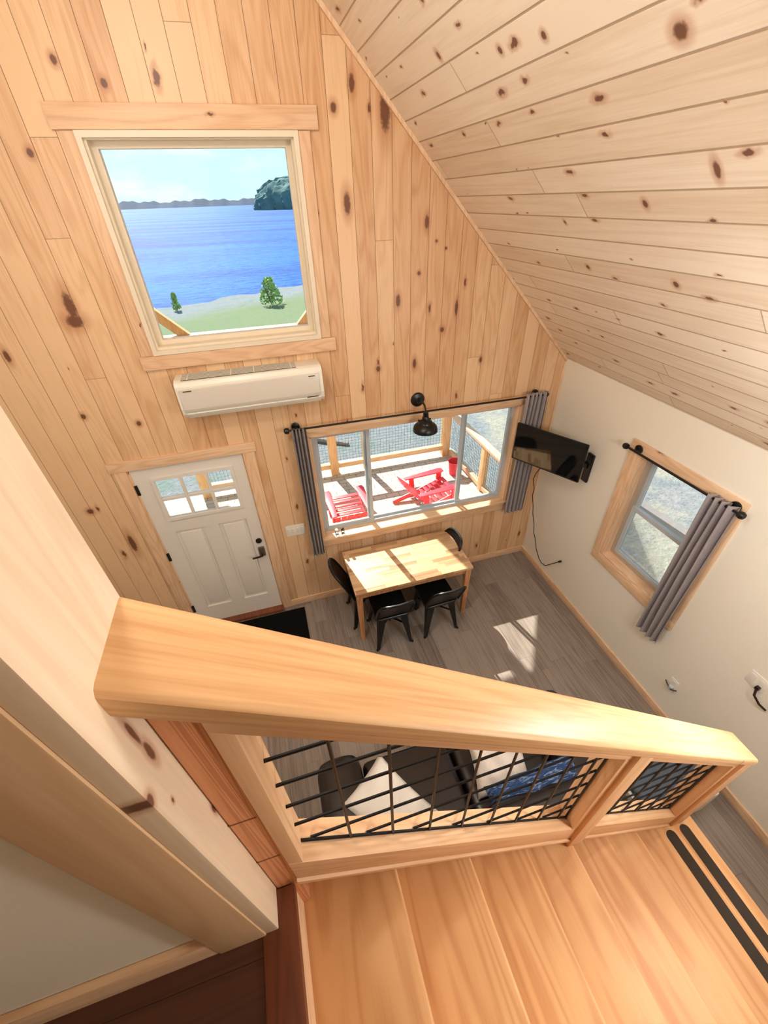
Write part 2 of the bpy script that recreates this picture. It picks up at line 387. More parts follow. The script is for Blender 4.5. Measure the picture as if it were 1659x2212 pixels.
for u0, u1, z0, z1 in wall_cells(us, zs, [W1, W2, D1]):
    t_ = bm_new(); add_box(t_, u0, u1, 0, .15, z0, z1)
    for pn in ((1, 0, 1), (-1, 0, 1)):
        bmesh.ops.bisect_plane(t_, geom=t_.verts[:] + t_.edges[:] + t_.faces[:], plane_co=(XR, 0, ZR + .02), plane_no=pn, clear_outer=True)
    me = bpy.data.meshes.new('tmp'); t_.to_mesh(me); t_.free(); bm.from_mesh(me); bpy.data.meshes.remove(me)
struct('wall_far', bm, 'gable')
bm = bm_new()
for u0, u1, z0, z1 in wall_cells(sorted({YB, 0.0, W3[0], W3[1]}), sorted({-.3, W3[2], W3[3], ZE + .03}), [W3]):
    add_box(bm, 0, .15, u0, u1, z0, z1)
struct('wall_right', bm, 'drywall')
struct('wall_left', box(XL - .15, XL, YB, 0, -.3, ZE + .03), 'drywall')
struct('wall_back', prism([(XL, -.3), (0, -.3), (0, ZE), (XR, ZR), (XL, ZE)], YB - .15, YB), 'drywall')
T = .2
struct('ceiling', prism([(.4, ZE - .4), (.4, ZE - .4 + T), (XR, ZR + T), (XR, ZR)], YB, 3.02), 'ceil')
struct('ceiling_left', prism([(XL - .4, ZE - .4), (XL - .4, ZE - .4 + T), (XR, ZR + T), (XR, ZR)], YB, 3.02), 'ceil')
# trims
bm = bm_new(); add_bar(bm, (-.004, -.012, ZE - .004), (XR, -.012, ZR - .012), .024, .03, up=(1, 0, 1)); struct('trim_1', bm, 'trimz')
struct('trim_2', box(-.02, 0, -.02, 0, .1, ZE - .02, .004), 'trimz')
struct('baseboard_far', box(-3.065, -.012, -.016, 0, 0, .09, .003), 'trimx')
struct('baseboard_right', box(-.016, 0, YB, -.0, 0, .09, .003), 'trimy')
# loft floor slab, partition at its edge
struct('floor_loft', box(XL, -3.03, YB, -3.03, 2.26, ZL), 'loft')
struct('wall_loft', prism([(XL, ZL), (-3.06, ZL), (-3.06, ZR - .12), (XR - .1, ZR - .12), (XL, ZE)], -3.18, -3.04), 'drywall')
bm = box(-3.067, -3.04, -3.195, -3.032, ZL, 5.35, .002); struct('trim_3', bm, 'casez')
struct('trim_4', box(-3.165, -3.0672, -3.198, -3.18, ZL, 5.3, .002), 'plainz')
struct('baseboard_loft', box(XL, -3.167, -3.196, -3.18, ZL, ZL + .105, .003), 'trimx')
struct('trim_5', box(-3.075, -2.998, YB + 2, -3.127, ZL - .03, ZL + .004, .003), 'nose')

# ------------------------------------------------------------------ window_1 : upper picture window
w = sroot('window_1', (XR, 0, 3.5))
x0, x1, z0, z1 = W1
def ring(bm, x0, x1, y0, y1, z0, z1, t):
    for a in ((x0, x0 + t, z0, z1), (x1 - t, x1, z0, z1), (x0 + t, x1 - t, z0, z0 + t), (x0 + t, x1 - t, z1 - t, z1)): add_box(bm, a[0], a[1], y0, y1, a[2], a[3])
o_ = .018
bm = bm_new(); ring(bm, x0, x1, 0, .15, z0, z1, .018); obj('jamb', bm, 'liner', w)
bm = bm_new(); ring(bm, x0 + o_, x1 - o_, .07, .13, z0 + o_, z1 - o_, .032)
obj('window_frame', bm, 'liner', w)
obj('pane', box(x0 + .05, x1 - .05, .098, .102, z0 + .06, z1 - .05), 'glass', w)
obj('head_casing', box(-3.69, -2.23, -.022, 0, 4.162, 4.272, .003), 'gtrimx', w)
obj('bottom_casing', box(-3.685, -2.25, -.026, 0, 2.855, 2.953, .003), 'gtrimx', w)
obj('side_casing', box(-3.655, -3.585, -.018, 0, 2.955, 4.16, .003), 'gtrimz', w)
obj('side_casing', box(-2.36, -2.285, -.018, 0, 2.955, 4.16, .003), 'gtrimz', w)
bm = bm_new(); ring(bm, x0 - .025, x1 + .025, -.03, 0, z0 - .03, z1 + .02, .03)
obj('window_stop', bm, 'liner', w)

# ------------------------------------------------------------------ window_2 : wide three-lite slider
w = sroot('window_2', (-1.49, 0, 1.5)); x0, x1, z0, z1 = W2
bm = bm_new()
for a in ((x0, x0 + .02, 0, .15, z0, z1), (x1 - .02, x1, 0, .15, z0, z1), (x0, x1, 0, .15, z1 - .02, z1)): add_box(bm, *a)
obj('jamb', bm, 'trimz', w)
obj('sill', box(x0 - .02, x1 + .02, -.045, .15, z0 - .005, z0 + .022, .003), 'trimx', w)
obj('sill_apron', box(x0 - .05, x1 + .05, -.02, 0, z0 - .10, z0 - .005, .003), 'trimx', w)
obj('head_casing', box(x0 - .1, x1 + .1, -.02, 0, z1 - .005, z1 + .085, .003), 'trimx', w)
obj('side_casing', box(x0 - .09, x0 + .005, -.018, 0, z0 - .1, z1, .003), 'trimz', w)
obj('side_casing', box(x1 - .005, x1 + .09, -.018, 0, z0 - .1, z1, .003), 'trimz', w)
def ring(bm, x0, x1, y0, y1, z0, z1, t):
    for a in ((x0, x0 + t, z0, z1), (x1 - t, x1, z0, z1), (x0 + t, x1 - t, z0, z0 + t), (x0 + t, x1 - t, z1 - t, z1)): add_box(bm, a[0], a[1], y0, y1, a[2], a[3])
bm = bm_new(); ring(bm, x0 + .02, x1 - .02, .09, .15, z0 + .022, z1 - .02, .03); obj('window_frame', bm, 'vinyl', w)
bm = bm_new(); ring(bm, x0 + .045, -1.985, .1, .125, z0 + .045, z1 - .045, .038); s1 = obj('sash', bm, 'vinyl', w)
bm = bm_new(); ring(bm, -2.045, -.94, .125, .148, z0 + .045, z1 - .045, .03); s2 = obj('sash', bm, 'vinyl', w)
bm = bm_new(); ring(bm, -1.005, x1 - .03, .1, .125, z0 + .045, z1 - .045, .030); s3 = obj('sash', bm, 'vinyl', w)
obj('pane', box(x0 + .08, -2.02, .111, .114, z0 + .08, z1 - .08), 'glass', s1)
obj('pane', box(-2.018, -.968, .136, .139, z0 + .073, z1 - .073), 'glass', s2)
obj('pane', box(-.975, x1 - .06, .111, .114, z0 + .08, z1 - .08), 'glass', s3)
obj('sash_latch', box(-2.012, -1.995, .085, .1, 1.42, 1.5, .003), 'vinyl', s1)

# ------------------------------------------------------------------ window_3 : double hung in the right wall
w = sroot('window_3', (0, -1.55, 1.5)); y0, y1, z0, z1 = W3
bm = bm_new()
for a in ((y0, y0 + .018, z0, z1), (y1 - .018, y1, z0, z1), (y0, y1, z1 - .018, z1)): add_box(bm, 0, .15, a[0], a[1], a[2], a[3])
obj('jamb', bm, 'trimz', w)
obj('sill', box(-.012, .15, y0, y1, z0 - .005, z0 + .018, .003), 'trimy', w)
for n_, a in (('head_casing', (y0 - .09, y1 + .09, z1, z1 + .09)), ('bottom_casing', (y0 - .09, y1 + .09, z0 - .095, z0)), ('side_casing', (y0 - .09, y0, z0, z1)), ('side_casing', (y1, y1 + .09, z0, z1))):
    obj(n_, box(-.02, 0, *a, .003), 'trimy' if n_[0] in 'hb' else 'trimz', w)
def ringx(bm, xa, xb, y0, y1, z0, z1, t):
    for a in ((y0, y0 + t, z0, z1), (y1 - t, y1, z0, z1), (y0 + t, y1 - t, z0, z0 + t), (y0 + t, y1 - t, z1 - t, z1)): add_box(bm, xa, xb, a[0], a[1], a[2], a[3])
bm = bm_new(); ringx(bm, .085, .15, y0 + .018, y1 - .018, z0 + .018, z1 - .018, .035); obj('window_frame', bm, 'taupe', w)
bm = bm_new(); ringx(bm, .12, .145, y0 + .05, y1 - .05, 1.52, z1 - .05, .035); su = obj('upper_sash', bm, 'vinyl', w)
bm = bm_new(); ringx(bm, .092, .118, y0 + .05, y1 - .05, z0 + .05, 1.565, .038); sl = obj('lower_sash', bm, 'vinyl', w)
obj('pane', box(.131, .134, y0 + .08, y1 - .08, 1.55, z1 - .08), 'glass', su)
obj('pane', box(.104, .107, y0 + .08, y1 - .08, z0 + .08, 1.535), 'glass', sl)

# ------------------------------------------------------------------ door_1
d = sroot('door_1', (-3.635, 0, 0))
x0, x1, zb, zt = -4.09, -3.178, .04, 2.07
L = (-3.945, -3.30, 1.52, 1.945)
bm = bm_new()
for u0, u1, q0, q1 in wall_cells(sorted({x0, x1, L[0], L[1], -3.945, -3.69, -3.55, -3.295}), sorted({zb, zt, L[2], L[3], .28, 1.36}), [L, (-3.945, -3.69, .28, 1.36), (-3.55, -3.295, .28, 1.36)]):
    add_box(bm, u0, u1, .005, .05, q0, q1)
bmesh.ops.remove_doubles(bm, verts=bm.verts[:], dist=1e-5)
slab = obj('door_slab', bm, 'white', d)
for a, b_ in ((-3.945, -3.69), (-3.55, -3.295)):
    bm = bm_new(); add_box(bm, a, b_, .022, .04, .28, 1.36)
    t_ = box(a + .03, b_ - .03, .012, .03, .31, 1.33, .008)
    me = bpy.data.meshes.new('tmp'); t_.to_mesh(me); t_.free(); bm.from_mesh(me); bpy.data.meshes.remove(me)
    obj('raised_panel', bm, 'white', d)
bm = bm_new(); ring(bm, L[0] - .02, L[1] + .02, -.008, .006, L[2] - .02, L[3] + .02, .03)
for i in (1, 2): xx = L[0] + (L[1] - L[0]) * i / 3; add_box(bm, xx - .011, xx + .011, -.004, .04, L[2], L[3])
add_box(bm, L[0], L[1], -.003, .04, (L[2] + L[3]) / 2 - .011, (L[2] + L[3]) / 2 + .011)
obj('lite_frame', bm, 'white', d)
obj('pane', box(L[0], L[1], .026, .03, L[2], L[3]), 'frost', d)
for z in (1.87, 1.08, .3): obj('hinge', box(x0 - .012, x0 + .012, -.006, .006, z - .05, z + .05, .002), 'blackm', d)
obj('deadbolt', lathe([(.03, 0), (.03, .012), (.018, .016), (.016, .03)], (-3.235, .005, 1.06), (0, -1, 0), 20), 'bronze', d)
kp = obj('lock_plate', box(-3.262, -3.2, -.02, .006, .86, .98, .008), 'nickel', d)
obj('lever_handle', tube([(-3.235, -.015, .89), (-3.235, -.05, .89), (-3.27, -.055, .888), (-3.335, -.05, .88)], .010, 10), 'bronze', d)
obj('threshold', box(-4.1, -3.165, -.07, .15, 0, .04, .004), 'nose', d)
obj('jamb', (lambda b: (add_box(b, D1[0], x0, 0, .15, 0, D1[3]), add_box(b, x1, D1[1], 0, .15, 0, D1[3]), add_box(b, D1[0], D1[1], 0, .15, zt + .002, D1[3]), b)[-1])(bm_new()), 'trimz', d)
obj('head_casing', box(-4.225, -3.045, -.024, 0, 2.075, 2.165, .003), 'trimx', d)
obj('side_casing', box(-4.20, -4.105, -.02, 0, 0, 2.075, .003), 'trimz', d)
obj('side_casing', box(-3.165, -3.065, -.02, 0, 0, 2.075, .003), 'trimz', d)

# ------------------------------------------------------------------ staircase
X0 = -2.7455; RUN = .2506; RISE = .211; Z0 = 2.321; YF = -3.065; YN = -4.15
st = thing('staircase', 'honey pine staircase descending to a small landing with two grip strips', 'stairs', (-2.0, -3.6, 0))
xs = [-2.998] + [X0 + RUN * k for k in range(6)] + [-1.052]
for k in range(6):
    z = Z0 - RISE * k
    obj('tread', box(xs[k] - .03, X0 + RUN * k, YN, YF, z - .03, z, .012, 4), 'tread', st)
for k in range(7):
    z = Z0 - RISE * k
    obj('riser', box(xs[k] - .025, xs[k] - .008, YN, YF, z - .002, z + RISE - .03), 'tread' if k else 'trimy', st)
ld = obj('landing', box(xs[6] - .03, xs[7], YN, YF - .01, Z0 - RISE * 6 - .035, Z0 - RISE * 6, .004), 'tread', st)
zl = Z0 - RISE * 6
obj('landing_base', box(xs[6], xs[7] - .02, YN + .02, YF - .03, 0, zl - .036), 'trimz', st)
def strip(xa, xb):
    ya, yb = YF - .085, YN + .04; r = (xb - xa) / 2; xm = (xa + xb) / 2
    poly = [(xm + r * math.cos(a), ya - r + r * math.sin(a)) for a in [PI * i / 10 for i in range(11)]] + [(xm + r * math.cos(a), yb + r + r * math.sin(a)) for a in [PI + PI * i / 10 for i in range(11)]]
    return prism(poly, zl, zl + .002, 'z')
obj('grip_strip', strip(-1.248, -1.192), 'grip', st); obj('grip_strip', strip(-1.158, -1.104), 'grip', st)
nl = lambda x: Z0 - SL * (x - X0)
bm = bm_new(); add_prism(bm, [(-2.99, nl(-2.99) + .02), (-1.30, nl(-1.30) + .02), (-1.30, nl(-1.30) - .3), (-2.99, nl(-2.99) - .3)], YF + .002, YF + .035); obj('stringer', bm, 'railb', st)
bm = bm_new(); add_prism(bm, [(-2.99, nl(-2.99) + .02), (-1.30, nl(-1.30) + .02), (-1.30, nl(-1.30) - .3), (-2.99, nl(-2.99) - .3)], YN - .035, YN - .002); obj('stringer', bm, 'railb', st)

# ------------------------------------------------------------------ stair railing
rl = thing('stair_railing', 'pine stair railing with wide handrail and black wire mesh panels', 'railing', (-2.0, -3.09, 1.6))
ht = lambda x: 3.458 - .83 * (x + 3.035)
bm = prism([(-3.056, ht(-3.056)), (-1.165, ht(-1.165)), (-1.165, ht(-1.165) - .05), (-3.056, ht(-3.056) - .05)], -3.158, -3.028, 'y', .012, 3)
obj('handrail', bm, 'rail', rl)
YW = -3.09; FN, FF = -3.13, -3.045
hb = lambda x: ht(x) - .052
bb = lambda x: nl(x) + .045; bt = lambda x: nl(x) + .165
tb = lambda x: hb(x) - .075
def par(xa, xb, lo, hi, ya=FN, yb=FF, mat='railb', name='rail', bev=.003):
    return obj(name, prism([(xa, lo(xa)), (xb, lo(xb)), (xb, hi(xb)), (xa, hi(xa))], ya, yb, 'y', bev), mat, rl)
RX = -2.035
par(-3.038, -2.987, lambda x: Z0 + .001, hb, -3.125, -3.05, 'newel', 'half_newel')
for z_ in (2.975, 2.75): obj('saw_mark', box(-3.039, -2.992, -3.1256, -3.124, z_ - .0022, z_ + .0022), 'nose', rl)
par(-2.02, -1.95, lambda x: Z0 - 3 * RISE + .001, hb, -3.143, FF, 'railz', 'newel_post')
par(-1.195, -1.115, lambda x: zl + .001, hb, -3.143, FF, 'railz', 'newel_post')
for xa, xb in ((-2.987, -2.02), (-1.95, -1.195)):
    f = par(xa, xb, bb, bt, name='bottom_rail')
    par(xa, xb, tb, hb, name='top_rail')
    par(xa, xa + .03, bt, tb, mat='railz', name='stile'); par(xb - .03, xb, bt, tb, mat='railz', name='stile')
    par(xa, xb, lambda x: bb(x) - .022, bb, -3.137, -3.06, name='shoe_rail')
    # welded wire panel, level and plumb wires cut to the raked opening
    bm = bm_new(); a, b_ = xa + .03, xb - .03
    x = -2.848 + .107 * math.ceil((a + .02 + 2.848) / .107)
    while x < b_ - .01:
        add_tube(bm, [(x, YW, bt(x)), (x, YW, tb(x))], .0037, 6); x += .107
    sl_ = SL
    for k in range(-4, 40):
        z = 3.075 - .107 * k
        xl = max(a, X0 + (Z0 + .165 - z) / SL); xh = min(b_, -3.035 + (3.458 - .127 - z) / .83)
        if xh - xl > .02: add_tube(bm, [(xl, YW + .006, z), (xh, YW + .006, z)], .0037, 6)
    add_tube(bm, [(a, YW, bt(a) + .006), (b_, YW, bt(b_) + .006)], .004, 6)
    add_tube(bm, [(b_ - .005, YW, bt(b_)), (b_ - .005, YW, tb(b_))], .004, 6)
    obj('wire_mesh', bm, 'wire', rl)

# ------------------------------------------------------------------ air conditioner
ac = thing('air_conditioner', 'white mini split air conditioner on pine wall under the upper window', 'air conditioner', (-2.95, 0, 2.5))
xa, xb = -3.49, -2.41
prof = [(0, 2.80), (-.15, 2.80), (-.185, 2.79), (-.2, 2.765), (-.205, 2.6), (-.195, 2.555), (-.16, 2.52), (0, 2.51)]
obj('body', prism(prof, xa, xb, 'x', .004), 'plastic', ac)
obj('front_panel', prism([(-.2, 2.75), (-.212, 2.745), (-.217, 2.6), (-.209, 2.575), (-.2, 2.57)], xa + .02, xb - .03, 'x', .003), 'acpanel', ac)
obj('louver', prism([(-.2, 2.565), (-.206, 2.56), (-.165, 2.512), (-.155, 2.518)], xa + .03, xb - .03, 'x', .002), 'plastic', ac)
obj('intake_shade_sheet', box(xa + .05, xb - .19, -.165, -.012, 2.7995, 2.8015), 'slot', ac)  # flat dark sheet, the shade between the slats put into its colour
for k in range(9):
    y = -.158 + .0175 * k
    obj('grille_slat', box(xa + .05, xb - .19, y, y + .006, 2.8014, 2.8030), 'plastic', ac)
for x in (xa + .09, xa + .40, xa + .57, xa + .85): obj('grille_rib', box(x, x + .008, -.165, -.012, 2.8014, 2.8036), 'plastic', ac)
obj('display_window', box(xb - .14, xb - .05, -.203, -.198, 2.556, 2.57), 'slot', ac)
obj('emblem', box(xa + .05, xa + .11, -.2165, -.2095, 2.732, 2.738), 'slot', ac)
obj('emblem', box(xb - .11, xb - .06, -.2165, -.2095, 2.732, 2.738), 'slot', ac)

# ------------------------------------------------------------------ wall lamp
wl = thing('wall_lamp', 'black gooseneck wall lamp above the wide window', 'lamp', (-1.535, 0, 2.33))
obj('backplate', lathe([(.066, 0), (.066, .012), (.058, .022), (.03, .03), (.02, .045)], (-1.535, 0, 2.33), (0, -1, 0), 28), 'black', wl)
arc = [(-1.535, -.03, 2.33), (-1.533, -.07, 2.345), (-1.53, -.12, 2.35), (-1.528, -.165, 2.335), (-1.527, -.19, 2.30), (-1.527, -.197, 2.26), (-1.527, -.2, 2.23)]
obj('arm', tube(arc, .0085, 10), 'black', wl)
sh = obj('shade', lathe([(.02, .12), (.03, .105), (.032, .075), (.06, .06), (.066, .045), (.085, .035), (.105, .015), (.113, -.01), (.114, -.03), (.107, -.03), (.098, .01), (.05, .035)], (-1.527, -.2, 2.135), (0, 0, 1), 32, caps=False), 'black', wl)
obj('socket_cap', lathe([(.012, 0), (.024, .0), (.026, -.04), (.02, -.05)], (-1.527, -.2, 2.285), (0, 0, 1), 20), 'black', wl)
for a in (.5, 2.6, 4.7): obj('thumb_screw', lathe([(.008, 0), (.008, .014), (.004, .016)], (-1.527 + .055 * math.cos(a), -.2 + .055 * math.sin(a), 2.2), (math.cos(a), math.sin(a), 0), 10), 'black', wl)

# ------------------------------------------------------------------ curtains
def curtain(name, a, b, z0, z1, nrm, folds, amp, label, drift=0.0):
    a = V((a[0], a[1], 0)); b = V((b[0], b[1], 0)); nrm = V(nrm); d = b - a; N = folds * 12; nv = 14
    def front(u, v, s):
        ph = u * folds * 2 * PI; k = 1 - .25 * v + .15 * math.sin(v * 5 + u * 9)
        p = a + d * (u + .018 * math.sin(v * 4 + u * 7)) + nrm * (amp * k * math.sin(ph + .5 * math.sin(v * 3)) + drift * v) + nrm * s
        return V((p.x, p.y, z1 + (z0 - z1) * v + .006 * math.sin(ph)))
    bm = bm_new()
    F = [[bm.verts.new(front(i / N, j / nv, .002)) for j in range(nv + 1)] for i in range(N + 1)]
    K = [[bm.verts.new(front(i / N, j / nv, -.002)) for j in range(nv + 1)] for i in range(N + 1)]
    for i in range(N):
        for j in range(nv):
            bm.faces.new((F[i][j], F[i + 1][j], F[i + 1][j + 1], F[i][j + 1])); bm.faces.new((K[i][j], K[i][j + 1], K[i + 1][j + 1], K[i + 1][j]))
        bm.faces.new((F[i][0], K[i][0], K[i + 1][0], F[i + 1][0])); bm.faces.new((F[i][nv], F[i + 1][nv], K[i + 1][nv], K[i][nv]))
    for j in range(nv):
        bm.faces.new((F[0][j], F[0][j + 1], K[0][j + 1], K[0][j])); bm.faces.new((F[N][j], K[N][j], K[N][j + 1], F[N][j + 1]))
    o = obj(name, bm, 'curt', None, 60)
    return tag(o, label, 'curtain', 'grey window curtains')
def rodset(a, b, wall, label, z):
    a = V(a); b = V(b); t = thing('curtain_rod', label, 'curtain rod', tuple((a + b) / 2))
    obj('rod', tube([a, b], .0095, 10), 'black', t)
    d = (b - a).normalized(); wl_ = V(wall)
    for p, s in ((a, -1), (b, 1)):
        obj('finial', lathe([(.0095, 0), (.022, .004), (.027, .024), (.02, .042), (.002, .05)], p, d * s, 16), 'black', t)
        q = p - d * s * .06
        foot = q + V([(-q[i] if wl_[i] else 0) for i in range(3)]) - wl_ * .022
        bk = obj('bracket', tube([q, foot - wl_ * .0], .008, 8), 'black', t)
        obj('bracket_plate', lathe([(.036, 0), (.036, .01), (.02, .016)], foot - wl_ * .0, -wl_, 20), 'black', bk)
    return t
rodset((-2.735, -.095, 2.255), (-.24, -.095, 2.23), (0, 1, 0), 'long black curtain rod across the wide window', 2.24)
curtain('curtain', (-2.72, -.095), (-2.595, -.095), .78, 2.262, (0, -1, 0), 4, .03, 'grey curtain bunched at left end of the wide window')
curtain('curtain', (-.44, -.095), (-.2, -.095), .80, 2.262, (0, -1, 0), 5, .034, 'grey curtain at right end of the wide window, behind the television')
rodset((-.08, -1.085, 2.125), (-.08, -2.045, 2.135), (1, 0, 0), 'short black curtain rod over the side window', 2.13)
curtain('curtain', (-.085, -1.835), (-.085, -2.035), .72, 2.165, (-1, 0, 0), 4, .034, 'grey curtain gathered on one side of the side window')

# ------------------------------------------------------------------ television
A = V((-.52, -.15, 1.6)); Bp = V((-.18, -.78, 1.6)); tv = thing('television', 'black flat screen television on swing arm in the corner', 'television', tuple((A + Bp) / 2))
du = (Bp - A).normalized(); nn = V((du.y, -du.x, 0));  # screen normal towards the room
if nn.x > 0: nn = -nn
def slab_bm(u0, u1, z0, z1, d0, d1, bev=0.0):
    bm = bm_new(); P = []
    for dd in (d0, d1):
        for (u, z) in ((u0, z0), (u1, z0), (u1, z1), (u0, z1)):
            q = A + du * u + nn * dd; P.append(bm.verts.new((q.x, q.y, 1.6 + z)))
    for f in ((0, 1, 2, 3), (7, 6, 5, 4), (0, 4, 5, 1), (1, 5, 6, 2), (2, 6, 7, 3), (3, 7, 4, 0)): bm.faces.new([P[i] for i in f])
    bmesh.ops.recalc_face_normals(bm, faces=bm.faces[:])
    if bev: bmesh.ops.bevel(bm, geom=bm.edges[:], offset=bev, segments=2, affect='EDGES')
    return bm
TW = (Bp - A).length; TH = .40
obj('back_shell', slab_bm(.0, TW, 0, TH, -.025, 0, .004), 'blackm', tv)
obj('rear_housing', slab_bm(.12, TW - .12, .06, TH - .1, -.06, -.02, .012), 'blackm', tv)
obj('screen', slab_bm(.008, TW - .008, .016, TH - .008, 0, .0015), 'screen', tv)
mt = thing('wall_bracket', 'black swing arm bracket holding television to the cream wall', 'bracket', (0, -.68, 1.68))
obj('wall_plate', box(-.022, 0, -.72, -.64, 1.53, 1.83, .004), 'black', mt)
c_ = (A + Bp) / 2 - nn * .06; c_.z = 1.76
bm = bm_new(); add_bar(bm, (-.02, -.68, 1.70), (-.10, -.36, 1.70), .03, .05); obj('arm', bm, 'black', mt)
bm = bm_new(); add_bar(bm, (-.10, -.36, 1.745), (c_.x, c_.y, 1.745), .03, .04); obj('arm', bm, 'black', mt)
cp = [(-.27, -.40, 1.64), (-.25, -.33, 1.56), (-.24, -.24, 1.40), (-.24, -.22, 1.316), (-.222, -.25, 1.2), (-.227, -.25, 1.116), (-.2, -.268, .98), (-.186, -.28, .865), (-.15, -.30, .72), (-.133, -.31, .594), (-.095, -.335, .46), (-.073, -.35, .35), (-.035, -.40, .215), (-.03, -.45, .19), (-.03, -.529, .213), (-.03, -.637, .353), (-.03, -.715, .452)]
cd = thing('power_cord', 'thin dark cord hanging from television with loose plug end', 'cord', cp[-1])
obj('cable', tube(cp, .0045, 6), 'blackm', cd)
obj('plug', tube([(-.03, -.71, .447), (-.03, -.735, .478)], .012, 8), 'blackm', cd)

# ------------------------------------------------------------------ plates on the walls
sp = thing('light_switch', 'white multi switch plate on pine wall beside the door', 'switch', (-2.855, 0, 1.1))
obj('plate', box(-2.95, -2.755, -.007, 0, 1.035, 1.17, .003), 'plastic', sp)
for i in range(4): obj('rocker', box(-2.935 + .046 * i, -2.905 + .046 * i, -.011, -.006, 1.07, 1.135, .002), 'white', sp)
ot = thing('wall_outlet', 'low white outlet with grey plugs on cream wall', 'outlet', (0, -2.28, .44))
obj('plate', box(-.006, 0, -2.32, -2.24, .38, .50, .003), 'plastic', ot)
obj('socket', box(-.009, -.005, -2.297, -2.263, .45, .483, .002), 'white', ot)
pg = thing('adapter_plug', 'grey forked plug in the low wall outlet', 'plug', (-.006, -2.29, .42))
obj('plug_body', box(-.04, -.0092, -2.305, -2.27, .395, .435, .004), 'vinyl', pg)
obj('lead', tube([(-.03, -2.29, .41), (-.05, -2.31, .43), (-.05, -2.345, .465)], .006, 6), 'slot', pg)
obj('lead', tube([(-.03, -2.285, .41), (-.045, -2.26, .44), (-.045, -2.235, .462)], .006, 6), 'slot', pg)
o2 = thing('wall_outlet', 'higher white double outlet plate on cream wall near right edge', 'outlet', (0, -2.66, 1.1))
obj('plate', box(-.006, 0, -2.72, -2.60, 1.045, 1.165, .003), 'plastic', o2)
for y in (-2.63, -2.69): obj('socket', box(-.009, -.005, y - .017, y + .017, 1.065, 1.145, .002), 'white', o2)
p2 = thing('adapter_plug', 'brown plug in the higher wall outlet near right edge', 'plug', (-.01, -2.70, 1.07))
obj('plug_body', box(-.035, -.0092, -2.703, -2.677, 1.07, 1.095, .004), 'bronze', p2)
obj('lead', tube([(-.03, -2.69, 1.08), (-.05, -2.71, 1.04), (-.05, -2.76, 1.01), (-.03, -2.80, .99)], .008, 6), 'bronze', p2)

# ------------------------------------------------------------------ dining set
tb_ = thing('dining_table', 'butcher block dining table with wooden legs under the wide window', 'table', (-1.785, -.43, 0))
obj('tabletop', box(-2.415, -1.155, -.75, -.105, .722, .752, .004), 'butcher', tb_)
bm = bm_new(); ring_ = ((-2.37, -1.20, -.715, -.695), (-2.37, -1.20, -.16, -.14), (-2.375, -2.355, -.70, -.15), (-1.215, -1.195, -.70, -.15))
for a in ring_: add_box(bm, *a, .645, .722)
obj('apron', bm, 'tleg', tb_)
for x in (-2.372, -1.198):
    for y in (-.707, -.148):
        bm = bm_new(); a = .03; b_ = .021
        vs = [bm.verts.new((x + sx * r, y + sy * r, z)) for z, r in ((0, b_), (.721, a)) for sx, sy in ((-1, -1), (1, -1), (1, 1), (-1, 1))]
        for f in ((3, 2, 1, 0), (4, 5, 6, 7), (0, 1, 5, 4), (1, 2, 6, 5), (2, 3, 7, 6), (3, 0, 4, 7)): bm.faces.new([vs[i] for i in f])
        obj('leg', bm, 'tleg', tb_)
